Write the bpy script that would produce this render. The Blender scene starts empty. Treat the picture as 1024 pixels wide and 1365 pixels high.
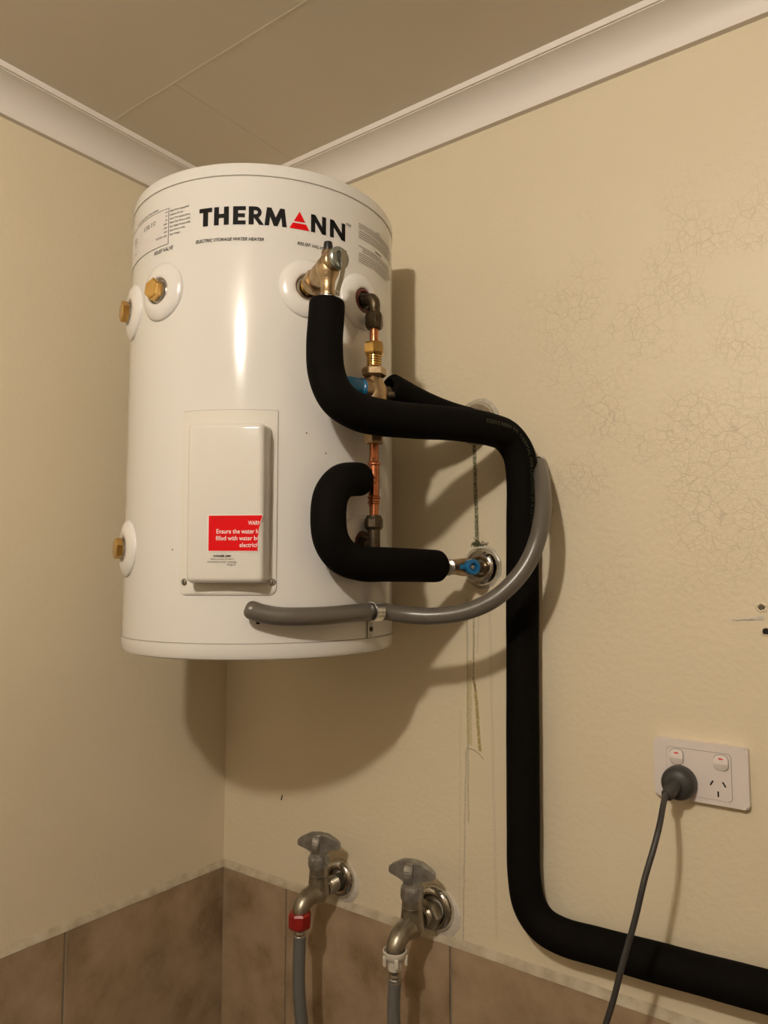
import bpy, bmesh, math, random
from math import sin, cos, pi, radians, sqrt, atan2
from mathutils import Vector, Matrix, noise
random.seed(7)
S = bpy.context.scene
COL = S.collection

# ------------------------------------------------------------------ camera
# world: corner of the room at x=0,y=0; back wall is y=0, left wall is x=0; z=0 is eye level, floor at -1.5
YAW, PITCH = radians(53.4695), radians(4.6903)
fw = Vector((-cos(YAW)*cos(PITCH), sin(YAW)*cos(PITCH), sin(PITCH)))
rt = Vector((sin(YAW), cos(YAW), 0)); up = rt.cross(fw)
cd = bpy.data.cameras.new('camera'); cam = bpy.data.objects.new('camera', cd); COL.objects.link(cam)
cam.matrix_world = Matrix(((rt.x, up.x, -fw.x, 1.17894), (rt.y, up.y, -fw.y, -1.04774), (rt.z, up.z, -fw.z, 0), (0, 0, 0, 1)))
cd.sensor_fit = 'HORIZONTAL'; cd.sensor_width = 36; cd.lens = 985.5/1024*36; cd.clip_start = .01
S.camera = cam
# ------------------------------------------------------------------ world, lamp levels, exposure
w = bpy.data.worlds.new('world'); S.world = w; w.use_nodes = True
w.node_tree.nodes['Background'].inputs[0].default_value = (.02, .018, .015, 1)
LAMP_POS = Vector((1.03, -1.565, .722)); LAMP_R = .034
LAMP_COL = (1.0, .90, .775); LAMP_STRENGTH = 1060
S.view_settings.view_transform = 'Standard'; S.view_settings.look = 'None'
S.view_settings.gamma = 1; S.view_settings.use_curve_mapping = False
S.view_settings.exposure = 0
FLOOR, CEIL = -1.5, .793
RX, RY = 2.0, -2.5

# ------------------------------------------------------------------ materials
def mat(name, col, rough=.5, metal=0, bump=0, bscale=200, var=0, vscale=8, col2=None, coat=0, spec=None, trans=0, detail=4):
    m = bpy.data.materials.new(name); m.use_nodes = True
    nt = m.node_tree; b = nt.nodes['Principled BSDF']
    b.inputs['Base Color'].default_value = (*col, 1)
    b.inputs['Roughness'].default_value = rough; b.inputs['Metallic'].default_value = metal
    if coat: b.inputs['Coat Weight'].default_value = coat; b.inputs['Coat Roughness'].default_value = .06
    if spec is not None: b.inputs['Specular IOR Level'].default_value = spec
    if trans: b.inputs['Transmission Weight'].default_value = trans
    tc = nt.nodes.new('ShaderNodeTexCoord')
    if var:
        n = nt.nodes.new('ShaderNodeTexNoise'); n.inputs['Scale'].default_value = vscale; n.inputs['Detail'].default_value = 6
        r = nt.nodes.new('ShaderNodeMix'); r.data_type = 'RGBA'
        mp = nt.nodes.new('ShaderNodeMapRange'); mp.inputs[1].default_value = .5-.25/max(var, .01)*var; mp.inputs[2].default_value = .75
        mp.inputs[1].default_value = .35; mp.inputs[2].default_value = .65; mp.inputs[4].default_value = var
        nt.links.new(tc.outputs['Object'], n.inputs['Vector']); nt.links.new(n.outputs['Fac'], mp.inputs[0])
        nt.links.new(mp.outputs[0], r.inputs[0])
        r.inputs[6].default_value = (*col, 1); r.inputs[7].default_value = (*(col2 or [c*.7 for c in col]), 1)
        nt.links.new(r.outputs[2], b.inputs['Base Color'])
    if bump:
        n = nt.nodes.new('ShaderNodeTexNoise'); n.inputs['Scale'].default_value = bscale; n.inputs['Detail'].default_value = detail
        bp = nt.nodes.new('ShaderNodeBump'); bp.inputs['Strength'].default_value = bump; bp.inputs['Distance'].default_value = .001
        nt.links.new(tc.outputs['Object'], n.inputs['Vector']); nt.links.new(n.outputs['Fac'], bp.inputs['Height'])
        nt.links.new(bp.outputs[0], b.inputs['Normal'])
    return m

M = {}
M['wall'] = mat('cream_wall_paint', (.73, .645, .475), .5, bump=.6, bscale=120, var=.5, vscale=3, col2=(.70, .61, .435))
M['walldark'] = mat('low_bounce_wall_paint', (.34, .28, .21), .6, bump=.3, bscale=160)  # for the unseen walls, darkened only to cut bounced light
M['ceiling'] = mat('ceiling_paint', (.74, .675, .57), .7, bump=.2, bscale=60, var=.5, vscale=2.5, col2=(.69, .625, .52))
M['cornice'] = mat('cornice_paint', (.78, .73, .68), .55, bump=.05, bscale=40)
M['joint'] = mat('ceiling_joint_filler', (.78, .72, .62), .7)
M['caulk'] = mat('old_caulk', (.52, .46, .345), .7, bump=.8, bscale=220, var=1, vscale=45, col2=(.40, .335, .23))
M['grout'] = mat('tile_grout', (.22, .18, .13), .8, bump=.6, bscale=300)
M['floor'] = mat('floor_tile', (.12, .10, .08), .4, var=1, vscale=9)  # unseen floor, dark tone chosen to hold down bounced light
M['enamel'] = mat('white_enamel_steel', (.70, .685, .65), .13, bump=.03, bscale=60, spec=.4)
M['shadow_gap'] = mat('dark_seam', (.30, .27, .23), .8)
M['cap'] = mat('white_moulded_plastic', (.73, .71, .68), .25)
M['cover'] = mat('cream_white_plastic', (.69, .665, .61), .12, spec=.35)
M['label'] = mat('rating_label_film', (.69, .66, .645), .35)
M['print'] = mat('black_print', (.010, .009, .009), .7, spec=.15)
M['printfade'] = mat('grey_print', (.07, .065, .06), .7, spec=.2)
M['printfine'] = mat('fine_grey_print', (.19, .17, .15), .6)
M['red'] = mat('red_print', (.66, .004, .006), .6, spec=.12)
M['white'] = mat('white_print', (.85, .80, .78), .4)
M['brass'] = mat('bright_brass', (.74, .49, .17), .2, 1, bump=.15, bscale=300, var=.7, vscale=60, col2=(.55, .32, .09))
M['brass_dull'] = mat('dull_bronze_brass', (.50, .37, .22), .36, 1, bump=.3, bscale=350, var=.8, vscale=80, col2=(.34, .245, .14))
M['bronze'] = mat('tarnished_dark_brass', (.12, .09, .055), .36, .9, bump=.4, bscale=350, var=.8, vscale=90, col2=(.055, .045, .03))
M['copper'] = mat('copper_tube', (.56, .22, .11), .26, 1, bump=.15, bscale=200, var=.8, vscale=90, col2=(.36, .12, .05))
M['steel'] = mat('zinc_plated_steel', (.62, .60, .56), .3, 1, bump=.2, bscale=300, var=.6, vscale=100, col2=(.35, .33, .30))
M['zinc'] = mat('bright_zinc', (.85, .83, .78), .25, .9, bump=.2, bscale=200)
M['darksteel'] = mat('dark_weathered_steel', (.36, .34, .29), .28, 1, bump=.2, bscale=300)
M['disc'] = mat('green_grey_disc', (.32, .34, .29), .35, .8, bump=.3, bscale=200)
M['chrome'] = mat('worn_chrome', (.72, .70, .66), .14, 1, bump=.35, bscale=90, var=.8, vscale=60, col2=(.42, .39, .34))
M['tap'] = mat('worn_satin_tap_metal', (.40, .36, .29), .34, .85, bump=.2, bscale=200, var=1, vscale=45, col2=(.27, .24, .18))
M['tapgrey'] = mat('grey_cast_handle', (.40, .385, .355), .34, .7, bump=.3, bscale=250, var=1, vscale=70, col2=(.25, .24, .215))
M['foam'] = mat('black_foam_insulation', (.0045, .0036, .0030), .8, bump=.2, bscale=500, spec=.06, var=.6, vscale=12, col2=(.0032, .0026, .0022))
M['foamprint'] = mat('dull_green_print', (.028, .034, .016), .6)
M['black'] = mat('black_plastic', (.012, .012, .013), .35)
M['hole'] = mat('dark_void', (.01, .009, .008), .9)
M['blue'] = mat('blue_plastic', (.012, .16, .36), .25, var=.6, vscale=50, col2=(.008, .11, .27))
M['pvc'] = mat('grey_pvc_tube', (.115, .102, .083), .3, bump=.05, bscale=100, var=.5, vscale=20, col2=(.095, .083, .067))
M['hose'] = mat('grey_rubber_hose', (.125, .125, .115), .42, bump=.15, bscale=300)
M['rednut'] = mat('dark_red_plastic', (.26, .010, .008), .35)
M['whitenut'] = mat('off_white_nylon', (.60, .56, .48), .4)
M['gpo'] = mat('outlet_plastic', (.72, .655, .62), .3)
M['plug'] = mat('dark_grey_rubber', (.036, .034, .031), .5, bump=.08, bscale=400)
M['clear'] = mat('smeared_clear_sealant', (.56, .52, .43), .25, bump=.8, bscale=70, var=1, vscale=50, col2=(.40, .36, .27))
M['mould'] = mat('green_mould', (.10, .105, .045), .9)
M['oring'] = mat('dark_red_washer', (.11, .02, .015), .5)
M['rawlplug'] = mat('brown_wall_plug', (.10, .075, .045), .6, bump=.5, bscale=300)
M['plaster'] = mat('crumbled_plaster', (.60, .55, .47), .9, bump=1, bscale=200)
def emis(name, col, s):
    m = bpy.data.materials.new(name); m.use_nodes = True; nt = m.node_tree; nt.nodes.clear()
    e = nt.nodes.new('ShaderNodeEmission'); o = nt.nodes.new('ShaderNodeOutputMaterial')
    e.inputs[0].default_value = (*col, 1); e.inputs[1].default_value = s; nt.links.new(e.outputs[0], o.inputs[0]); return m
M['bulb'] = emis('lit_bulb', LAMP_COL, LAMP_STRENGTH)

# back wall: fine crazing, drip marks
def dress_wall(m):
    nt = m.node_tree; b = nt.nodes['Principled BSDF']; L = nt.links
    src = b.inputs['Base Color'].links[0].from_socket
    tc = nt.nodes.new('ShaderNodeTexCoord'); sp = nt.nodes.new('ShaderNodeSeparateXYZ'); L.new(tc.outputs['Object'], sp.inputs[0])
    def mth(op, a, bb=None, c=None, clamp=False):
        n = nt.nodes.new('ShaderNodeMath'); n.operation = op; n.use_clamp = clamp
        for i, v in enumerate((a, bb, c)):
            if v is None: continue
            if isinstance(v, (int, float)): n.inputs[i].default_value = v
            else: L.new(v, n.inputs[i])
        return n.outputs[0]
    def rng(v, a, bb, c=0., d=1.):
        n = nt.nodes.new('ShaderNodeMapRange'); n.interpolation_type = 'SMOOTHSTEP'
        for i, q in enumerate((v, a, bb, c, d)):
            if isinstance(q, (int, float)): n.inputs[i].default_value = q
            else: L.new(q, n.inputs[i])
        return n.outputs[0]
    def mix(f, a, col):
        n = nt.nodes.new('ShaderNodeMix'); n.data_type = 'RGBA'; L.new(f, n.inputs[0]); L.new(a, n.inputs[6]); n.inputs[7].default_value = (*col, 1); return n.outputs[2]
    X, Z = sp.outputs[0], sp.outputs[2]
    # crazed paint
    nz = nt.nodes.new('ShaderNodeTexNoise'); nz.inputs['Scale'].default_value = 28; nz.inputs['Detail'].default_value = 3
    L.new(tc.outputs['Object'], nz.inputs['Vector'])
    ad = nt.nodes.new('ShaderNodeMix'); ad.data_type = 'VECTOR'; ad.inputs[0].default_value = .022
    L.new(tc.outputs['Object'], ad.inputs[4]); L.new(nz.outputs['Color'], ad.inputs[5])
    cracks = None
    for sc, th, k in ((48, .045, .55), (110, .07, .38)):
        v = nt.nodes.new('ShaderNodeTexVoronoi'); v.feature = 'DISTANCE_TO_EDGE'; v.inputs['Scale'].default_value = sc
        L.new(ad.outputs[1], v.inputs['Vector'])
        e = rng(v.outputs['Distance'], 0., th, k, 0.)
        cracks = e if cracks is None else mth('MAXIMUM', cracks, e)
    n2 = nt.nodes.new('ShaderNodeTexNoise'); n2.inputs['Scale'].default_value = 9; n2.inputs['Detail'].default_value = 4; L.new(tc.outputs['Object'], n2.inputs['Vector'])
    msk = mth('MULTIPLY', rng(X, .60, .80), rng(n2.outputs['Fac'], .36, .60))
    msk = mth('MULTIPLY', msk, mth('MULTIPLY', rng(Z, -.12, .1), rng(Z, .62, .42)))
    cr = mth('MULTIPLY', cracks, msk)
    out = mix(mth('MULTIPLY', cr, .65), src, (.36, .28, .18))
    # drip streaks: x at top, z top, x at bottom, z bottom, half width, strength, colour
    wob = mth('MULTIPLY', mth('SUBTRACT', nz.outputs['Fac'], .5), .004)
    fine = nt.nodes.new('ShaderNodeTexNoise'); fine.inputs['Scale'].default_value = 260; L.new(tc.outputs['Object'], fine.inputs['Vector'])
    ff = rng(fine.outputs['Fac'], .3, .6, .45, 1.)
    for x0, z0, x1, z1, hw, k, c in (
        (.5865, .215, .590, .045, .0046, 1.0, (.115, .115, .05)), (.570, -.04, .569, -.40, .0024, .6, (.36, .32, .22)),
        (.583, -.05, .580, -.165, .0022, .85, (.30, .26, .14)), (.580, -.165, .585, -.19, .0030, 1.0, (.24, .18, .06)),
        (.584, -.19, .591, -.282, .0038, 1.0, (.36, .28, .08)), (.573, -.14, .572, -.275, .0062, .6, (.44, .38, .16)),
        (.566, -.28, .557, -.585, .0019, .6, (.34, .29, .21)), (.592, -.05, .588, -.13, .002, .3, (.40, .36, .25)),
        (.611, -.04, .617, -.56, .0035, .22, (.42, .37, .27)), (.556, -.22, .551, -.585, .0025, .18, (.42, .38, .28))):
        t = mth('DIVIDE', mth('SUBTRACT', Z, z0), z1-z0)
        xc = mth('MULTIPLY_ADD', t, x1-x0, x0)
        d = mth('ABSOLUTE', mth('SUBTRACT', mth('ADD', X, wob), xc))
        f = rng(d, hw*.45, hw, 1., 0.)
        f = mth('MULTIPLY', f, mth('MULTIPLY', rng(t, -.02, .02), rng(t, 1.0, .97)))
        out = mix(mth('MULTIPLY', mth('MULTIPLY', f, ff), k), out, c)
    # curved dried edge under the yellow drips
    t = mth('DIVIDE', mth('SUBTRACT', X, .568), .030)
    zc = mth('SUBTRACT', -.279, mth('MULTIPLY', mth('POWER', t, 2.5), .014))
    f = mth('MULTIPLY', rng(mth('ABSOLUTE', mth('SUBTRACT', Z, zc)), .0004, .0014, 1., 0.), mth('MULTIPLY', rng(t, 0., .02), rng(t, 1., .95)))
    out = mix(mth('MULTIPLY', f, .7), out, (.2, .15, .07))
    L.new(out, b.inputs['Base Color'])
    # little fly specks
    v = nt.nodes.new('ShaderNodeTexVoronoi'); v.inputs['Scale'].default_value = 11; L.new(tc.outputs['Object'], v.inputs['Vector'])
    sp2 = rng(v.outputs['Distance'], .006, .012, .5, 0.)
    out = mix(sp2, out, (.2, .15, .09)); L.new(out, b.inputs['Base Color'])
    # cracks into relief
    bp0 = b.inputs['Normal'].links[0].from_node
    bp = nt.nodes.new('ShaderNodeBump'); bp.inputs['Strength'].default_value = .5; bp.inputs['Distance'].default_value = .0006; bp.invert = True
    L.new(cr, bp.inputs['Height']); L.new(bp0.outputs[0], bp.inputs['Normal']); L.new(bp.outputs[0], b.inputs['Normal'])
M['wallback'] = mat('cream_wall_paint_crazed', (.73, .645, .475), .45, bump=.7, bscale=110, var=.5, vscale=3, col2=(.70, .61, .435))
dress_wall(M['wallback'])

def tile_mat():
    m = mat('mottled_brown_tile', (.36, .275, .195), .33, bump=.25, bscale=90)
    nt = m.node_tree; b = nt.nodes['Principled BSDF']; L = nt.links
    tc = nt.nodes.new('ShaderNodeTexCoord'); oi = nt.nodes.new('ShaderNodeObjectInfo')
    n = nt.nodes.new('ShaderNodeTexNoise'); n.noise_dimensions = '4D'; n.inputs['Scale'].default_value = 11; n.inputs['Detail'].default_value = 9; n.inputs['Roughness'].default_value = .62
    ml = nt.nodes.new('ShaderNodeMath'); ml.operation = 'MULTIPLY'; ml.inputs[1].default_value = 20
    L.new(oi.outputs['Random'], ml.inputs[0]); L.new(ml.outputs[0], n.inputs['W']); L.new(tc.outputs['Object'], n.inputs['Vector'])
    cr = nt.nodes.new('ShaderNodeValToRGB'); e = cr.color_ramp.elements
    e[0].position = .33; e[0].color = (.205, .138, .078, 1); e[1].position = .68; e[1].color = (.42, .315, .205, 1)
    q = e.new(.5); q.color = (.34, .248, .155, 1)
    L.new(n.outputs['Fac'], cr.inputs[0]); L.new(cr.outputs[0], b.inputs['Base Color'])
    return m
M['tile'] = tile_mat()

# ------------------------------------------------------------------ building helpers
ORG = {}
def link(name, bm, m, parent=None, smooth=40, recalc=True):
    if recalc: bmesh.ops.recalc_face_normals(bm, faces=bm.faces)
    me = bpy.data.meshes.new(name); bm.to_mesh(me); bm.free()
    if m: me.materials.append(M[m] if isinstance(m, str) else m)
    if smooth is not None:
        me.shade_smooth(); me.set_sharp_from_angle(angle=radians(smooth))
    o = bpy.data.objects.new(name, me); COL.objects.link(o)
    if parent:
        og = ORG[parent.name]; me.transform(Matrix.Translation(-og)); o.parent = parent; ORG[o.name] = og
    else: ORG[o.name] = Vector((0, 0, 0))
    return o
def thing(name, loc, label, cat, group=None):
    o = bpy.data.objects.new(name, None); COL.objects.link(o); o.location = loc; o.empty_display_size = .03
    o['label'] = label; o['category'] = cat
    if group: o['group'] = group
    ORG[o.name] = Vector(loc); return o
def structure(o): o['kind'] = 'structure'; return o
def frame(axis, ref=None):
    a = Vector(axis).normalized(); r = Vector(ref) if ref is not None else (Vector((0, 0, 1)) if abs(a.z) < .9 else Vector((1, 0, 0)))
    x = r.cross(a).normalized(); y = a.cross(x); return x, y, a
def addlathe(bm, prof, org, axis, seg=32, ref=None, hexa=False, closed=False):
    x, y, a = frame(axis, ref); org = Vector(org); rings = []
    for r, h in prof:
        if r <= 1e-6: rings.append([bm.verts.new(org+a*h)]); continue
        rings.append([bm.verts.new(org+a*h+(x*cos(2*pi*i/seg)+y*sin(2*pi*i/seg))*r) for i in range(seg)])
    pr = list(zip(rings, rings[1:]))
    if closed: pr.append((rings[-1], rings[0]))
    for A, B in pr:
        for i in range(seg):
            j = (i+1) % seg
            if len(A) == 1 and len(B) == 1: continue
            if len(A) == 1: bm.faces.new((A[0], B[i], B[j]))
            elif len(B) == 1: bm.faces.new((A[i], B[0], A[j]))
            else: bm.faces.new((A[i], B[i], B[j], A[j]))
    return rings
def lathe(name, prof, org, axis, m, parent, seg=32, smooth=35, closed=False):
    bm = bmesh.new(); addlathe(bm, prof, org, axis, seg, closed=closed); return link(name, bm, m, parent, smooth)
def nut(name, org, axis, r, h, m, parent, sides=6, ch=.12, hole=None, rot=0):
    bm = bmesh.new(); x, y, a = frame(axis)
    if rot: x, y = x*cos(rot)+y*sin(rot), y*cos(rot)-x*sin(rot)
    prof = [(0, 0), (r*(1-ch), 0), (r, h*ch*1.3), (r, h*(1-ch*1.3)), (r*(1-ch), h), (0, h)]
    addlathe(bm, prof, org, a, sides, ref=y); return link(name, bm, m, parent, 25)
def smoothpath(pts, n=10):
    P = [Vector(p) for p in pts]; out = []
    for i in range(len(P)-1):
        p0 = P[i-1] if i else P[0]*2-P[1]; p3 = P[i+2] if i+2 < len(P) else P[-1]*2-P[-2]; p1, p2 = P[i], P[i+1]
        d01 = max((p1-p0).length, 1e-5)**.5; d12 = max((p2-p1).length, 1e-5)**.5; d23 = max((p3-p2).length, 1e-5)**.5
        m1 = (p2-p1)+d12*((p1-p0)/d01-(p2-p0)/(d01+d12)); m2 = (p2-p1)+d12*((p3-p2)/d23-(p3-p1)/(d12+d23))
        for k in range(n):
            t = k/n; out.append(p1*(2*t**3-3*t*t+1)+m1*(t**3-2*t*t+t)+p2*(-2*t**3+3*t*t)+m2*(t**3-t*t))
    out.append(P[-1]); return out
def relax(path, it=3):
    for _ in range(it):
        path = [path[0]]+[(path[i-1]+path[i]*2+path[i+1])/4 for i in range(1, len(path)-1)]+[path[-1]]
    return path
def frames(path):
    T = [(path[min(i+1, len(path)-1)]-path[max(i-1, 0)]).normalized() for i in range(len(path))]
    x = frame(T[0])[0]; F = []
    for t in T:
        x = (x-t*x.dot(t)).normalized(); F.append((x.copy(), t.cross(x)))
    return T, F
def tube(name, pts, r, m, parent, seg=24, n=8, rend=(0, 0), hole=0, it=2, wob=0, smooth=50):
    path = relax(smoothpath(pts, n), it) if len(pts) > 2 else [Vector(p) for p in pts]
    if len(path) == 2: path = [path[0].lerp(path[1], i/6) for i in range(7)]
    T, F = frames(path); N = len(path); bm = bmesh.new(); rings = []
    rr = (lambda i: r) if not callable(r) else (lambda i: r(i/(N-1)))
    def ring(c, f, rad): return [bm.verts.new(c+(f[0]*cos(2*pi*k/seg)+f[1]*sin(2*pi*k/seg))*rad) for k in range(seg)]
    e0, e1 = rend
    R0 = rr(0)
    seq = []
    if hole: seq += [(path[0]+T[0]*.012, F[0], hole), (path[0], F[0], hole)]
    if e0:
        for q in (90, 70, 45, 20): a = radians(q); seq.append((path[0]-T[0]*e0*sin(a)+T[0]*e0, F[0], R0-e0+e0*cos(a)))
        if hole: seq[1] = (path[0], F[0], hole)
    st = 1 if e0 else 0; en = N-1 if e1 else N
    for i in range(st, en):
        if e0 and (path[i]-path[0]).length < e0*1.05: continue
        if e1 and (path[i]-path[-1]).length < e1*1.05: continue
        k = rr(i)*(1+(wob*noise.noise(path[i]*18) if wob else 0)); seq.append((path[i], F[i], k))
    if e1:
        for q in (20, 45, 70, 90): a = radians(q); seq.append((path[-1]+T[-1]*e1*sin(a)-T[-1]*e1, F[-1], rr(N-1)-e1+e1*cos(a)))
    if hole: seq += [(path[-1], F[-1], hole), (path[-1]-T[-1]*.012, F[-1], hole)]
    rings = [ring(*s) for s in seq]
    for A, B in zip(rings, rings[1:]):
        for i in range(seg): j = (i+1) % seg; bm.faces.new((A[i], B[i], B[j], A[j]))
    bm.faces.new(rings[0][::-1]); bm.faces.new(rings[-1])
    o = link(name, bm, m, parent, smooth); return o, path, T, F
def rbox(name, c, sx, sy, sz, m, parent, bev=.002, axes=None, segs=3, smooth=40, taper=None):
    bm = bmesh.new(); bmesh.ops.create_cube(bm, size=1)
    for v in bm.verts: v.co = Vector((v.co.x*sx, v.co.y*sy, v.co.z*sz))
    if taper: taper(bm)
    if bev: bmesh.ops.bevel(bm, geom=list(bm.edges), offset=bev, segments=segs, profile=.5, affect='EDGES')
    X, Y, Z = axes or (Vector((1, 0, 0)), Vector((0, 1, 0)), Vector((0, 0, 1))); c = Vector(c)
    for v in bm.verts: v.co = c+X*v.co.x+Y*v.co.y+Z*v.co.z
    return link(name, bm, m, parent, smooth)
def prism(bm, outline, depth, f):       # outline in (u,v); f(u,v,w)->Vector
    a = [bm.verts.new(f(u, v, 0)) for u, v in outline]; b = [bm.verts.new(f(u, v, depth)) for u, v in outline]
    bm.faces.new(a[::-1]); bm.faces.new(b); n = len(a)
    for i in range(n): bm.faces.new((a[i], a[(i+1) % n], b[(i+1) % n], b[i]))

# ------------------------------------------------------------------ room shell
def slab(name, lo, hi, m, parent=None):
    bm = bmesh.new(); bmesh.ops.create_cube(bm, size=1)
    for v in bm.verts: v.co = Vector([lo[i]+(hi[i]-lo[i])*(v.co[i]+.5) for i in range(3)])
    return link(name, bm, m, parent, None)
wall_back = structure(slab('wall_back', (-.1, 0, FLOOR-.05), (RX+.1, .1, CEIL+.1), 'wallback'))
wall_left = structure(slab('wall_left', (-.1, RY-.1, FLOOR-.05), (0, 0, CEIL+.1), 'wall'))
wall_right = structure(slab('wall_right', (RX, RY-.1, FLOOR-.05), (RX+.1, 0, CEIL+.1), 'walldark'))
wall_front = structure(slab('wall_front', (0, RY-.1, FLOOR-.05), (RX, RY, CEIL+.1), 'walldark'))
floor = structure(slab('floor', (0, RY, FLOOR-.05), (RX, 0, FLOOR), 'floor'))
ceiling = structure(slab('ceiling', (0, RY, CEIL), (RX, 0, CEIL+.05), 'joint'))
JY, JX = -.336, .226
for lo, hi in (((0, JY+.0003), (JX-.0003, 0)), ((JX+.0003, JY+.0003), (RX, 0)), ((0, -1.536), (RX, JY-.0003)), ((0, RY), (RX, -1.538))):
    bm = bmesh.new(); bmesh.ops.create_cube(bm, size=1)
    for v in bm.verts: v.co = Vector((lo[0]+(hi[0]-lo[0])*(v.co.x+.5), lo[1]+(hi[1]-lo[1])*(v.co.y+.5), CEIL-.0012+.003*(v.co.z+.5)))
    link('ceiling_panel', bm, 'ceiling', ceiling, None)
# paint-filled ridge along the sheet joint
bm = bmesh.new()
for i in range(60):
    x0 = i*RX/60; wv = .0022+.0010*noise.noise(Vector((x0*9, 3, 1)))
    vs = [bm.verts.new((x0, JY+s, z)) for s, z in ((-wv, CEIL-.0011), (0, CEIL-.00165), (wv, CEIL-.0011))]
    if i:
        for k in range(2): bm.faces.new((pv[k], pv[k+1], vs[k+1], vs[k]))
    pv = vs
link('joint_ridge', bm, 'joint', ceiling, 60)
# cornices (coved plaster), mitred in the corners
prof = [(0, .737), (.010, .737), (.0105, .7405)]
for i in range(9):
    a = radians(8+74*i/8); prof.append((.0105+.0435*(1-cos(a))/(1-cos(radians(82))), .7405+.0405*sin(a)/sin(radians(82))))
prof += [(.0545, .782), (.058, .782), (.058, CEIL-.0008), (0, CEIL-.0008)]
def cornice(name, n):
    bm = bmesh.new(); A = []; B = []
    for d, z in prof:
        p = {'b': ((d, -d), (RX-d, -d)), 'l': ((d, -d), (d, RY+d)), 'r': ((RX-d, -d), (RX-d, RY+d)), 'f': ((d, RY+d), (RX-d, RY+d))}[n]
        A.append(bm.verts.new((*p[0], z))); B.append(bm.verts.new((*p[1], z)))
    for i in range(len(prof)): j = (i+1) % len(prof); bm.faces.new((A[i], A[j], B[j], B[i]))
    return structure(link(name, bm, 'cornice', None, 25))
for i, k in enumerate('blrf'): cornice('trim_%d' % (i+1), k)
# tiles, each its own piece
TP = .356; TT = -.586
def tile_row(wall, horizontal_x, starts, first):
    meshes = {}
    for r in range(3):
        z1 = TT-r*TP; z0 = max(z1-TP+.003, FLOOR)
        for s, e in starts:
            bm = bmesh.new(); bmesh.ops.create_cube(bm, size=1)
            lo, hi = (s+.0020, e-.0020); th = .008+random.uniform(-.0004, .0004)
            for v in bm.verts:
                a = lo+(hi-lo)*(v.co.x+.5); d = -th*(v.co.y+.5); z = z0+(z1-z0)*(v.co.z+.5)
                v.co = Vector((a, d, z)) if horizontal_x else Vector((-d, a, z))
            bmesh.ops.bevel(bm, geom=[e_ for e_ in bm.edges], offset=.0009, segments=1, affect='EDGES')
            link('tile', bm, 'tile', wall, 30)
cuts = [.0085, .183, .539, .895, 1.251, 1.607, RX]
tile_row(wall_back, True, list(zip(cuts, cuts[1:])), 0)
cuts = [RY, -2.123, -1.767, -1.411, -1.055, -.699, -.343, 0]
tile_row(wall_left, False, list(zip(cuts, cuts[1:])), 0)
slab('grout', (0, -.0062, FLOOR), (RX, .001, TT-.001), 'grout', wall_back)
slab('grout', (-.001, RY, FLOOR), (.0062, 0, TT-.001), 'grout', wall_left)
def caulk(wall, alongx, length):
    bm = bmesh.new(); N = int(length/.004); prev = None
    for i in range(N+1):
        u = i*length/N; q = Vector((u*22, 5 if alongx else 9, 0)); n1 = noise.noise(q); n2 = noise.noise(q*2.7+Vector((0, 7, 0)))
        top = TT+.0115+.0012*n1; dd = .0082+.0005*n2; bt = TT-.0003-.0009*max(0, n2+n1*.5)
        sec = [(0, top), (.0022+.0008*n2, top-.002), (.0055+.001*n1, TT+.0045), (dd, TT+.0008), (dd+.0002, bt), (0, bt)]
        vs = [bm.verts.new((u, -d, z) if alongx else (d, -u, z)) for d, z in sec]
        if prev:
            for k in range(len(sec)-1): bm.faces.new((prev[k], prev[k+1], vs[k+1], vs[k]))
        prev = vs
    return link('caulk_bead', bm, 'caulk', wall, 60)
caulk(wall_back, True, 1.99); caulk(wall_left, False, 2.4)

# ------------------------------------------------------------------ ceiling lamp (just out of frame, the one light of the room)
lamp = thing('ceiling_lamp', (LAMP_POS.x, LAMP_POS.y, CEIL), 'bare globe in a white batten holder on the ceiling, behind the camera', 'lamp')
lathe('lamp_holder', [(0, 0), (.045, 0), (.045, .006), (.024, .010), (.020, .024), (0, .024)], (LAMP_POS.x, LAMP_POS.y, CEIL), (0, 0, -1), 'cap', lamp)
bm = bmesh.new(); bmesh.ops.create_icosphere(bm, subdivisions=3, radius=LAMP_R)
for v in bm.verts: v.co += LAMP_POS
link('bulb', bm, 'bulb', lamp, 180)

# ------------------------------------------------------------------ water heater
CX, CY, R = .3387, -.2331, .2031
ZB, ZT, ZS1, ZS2 = -.1121, .5519, .5311, -.0905
def cyl(az, z, d=0): a = radians(az); return Vector((CX+(R+d)*cos(a), CY+(R+d)*sin(a), z))
def radial(az): a = radians(az); return Vector((cos(a), sin(a), 0)), Vector((-sin(a), cos(a), 0))
heater = thing('water_heater', (CX, CY, ZB), 'white cylindrical electric storage water heater hung high in the corner', 'water heater')
lathe('tank_shell', [(0, ZS2-.003), (R, ZS2-.003), (R, ZS1+.003), (0, ZS1+.003)], (CX, CY, 0), (0, 0, 1), 'enamel', heater, 160)
lathe('top_cap', [(R-.001, ZS1+.0006), (R+.0008, ZS1+.0010), (R+.0008, ZT-.007), (R-.0012, ZT-.0025), (R-.005, ZT-.0004), (R-.012, ZT), (0, ZT)], (CX, CY, 0), (0, 0, 1), 'enamel', heater, 160)
lathe('bottom_cap', [(R-.001, ZS2-.0006), (R+.0012, ZS2-.0012), (R+.0014, ZB+.006), (R-.001, ZB+.0018), (R-.006, ZB), (R-.02, ZB-.001), (0, ZB-.001)], (CX, CY, 0), (0, 0, 1), 'enamel', heater, 160)
for z in (ZS1, ZS2): lathe('seam', [(R+.0004, z-.0005), (R+.0004, z+.0005)], (CX, CY, 0), (0, 0, 1), 'shadow_gap', heater, 160)
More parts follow.
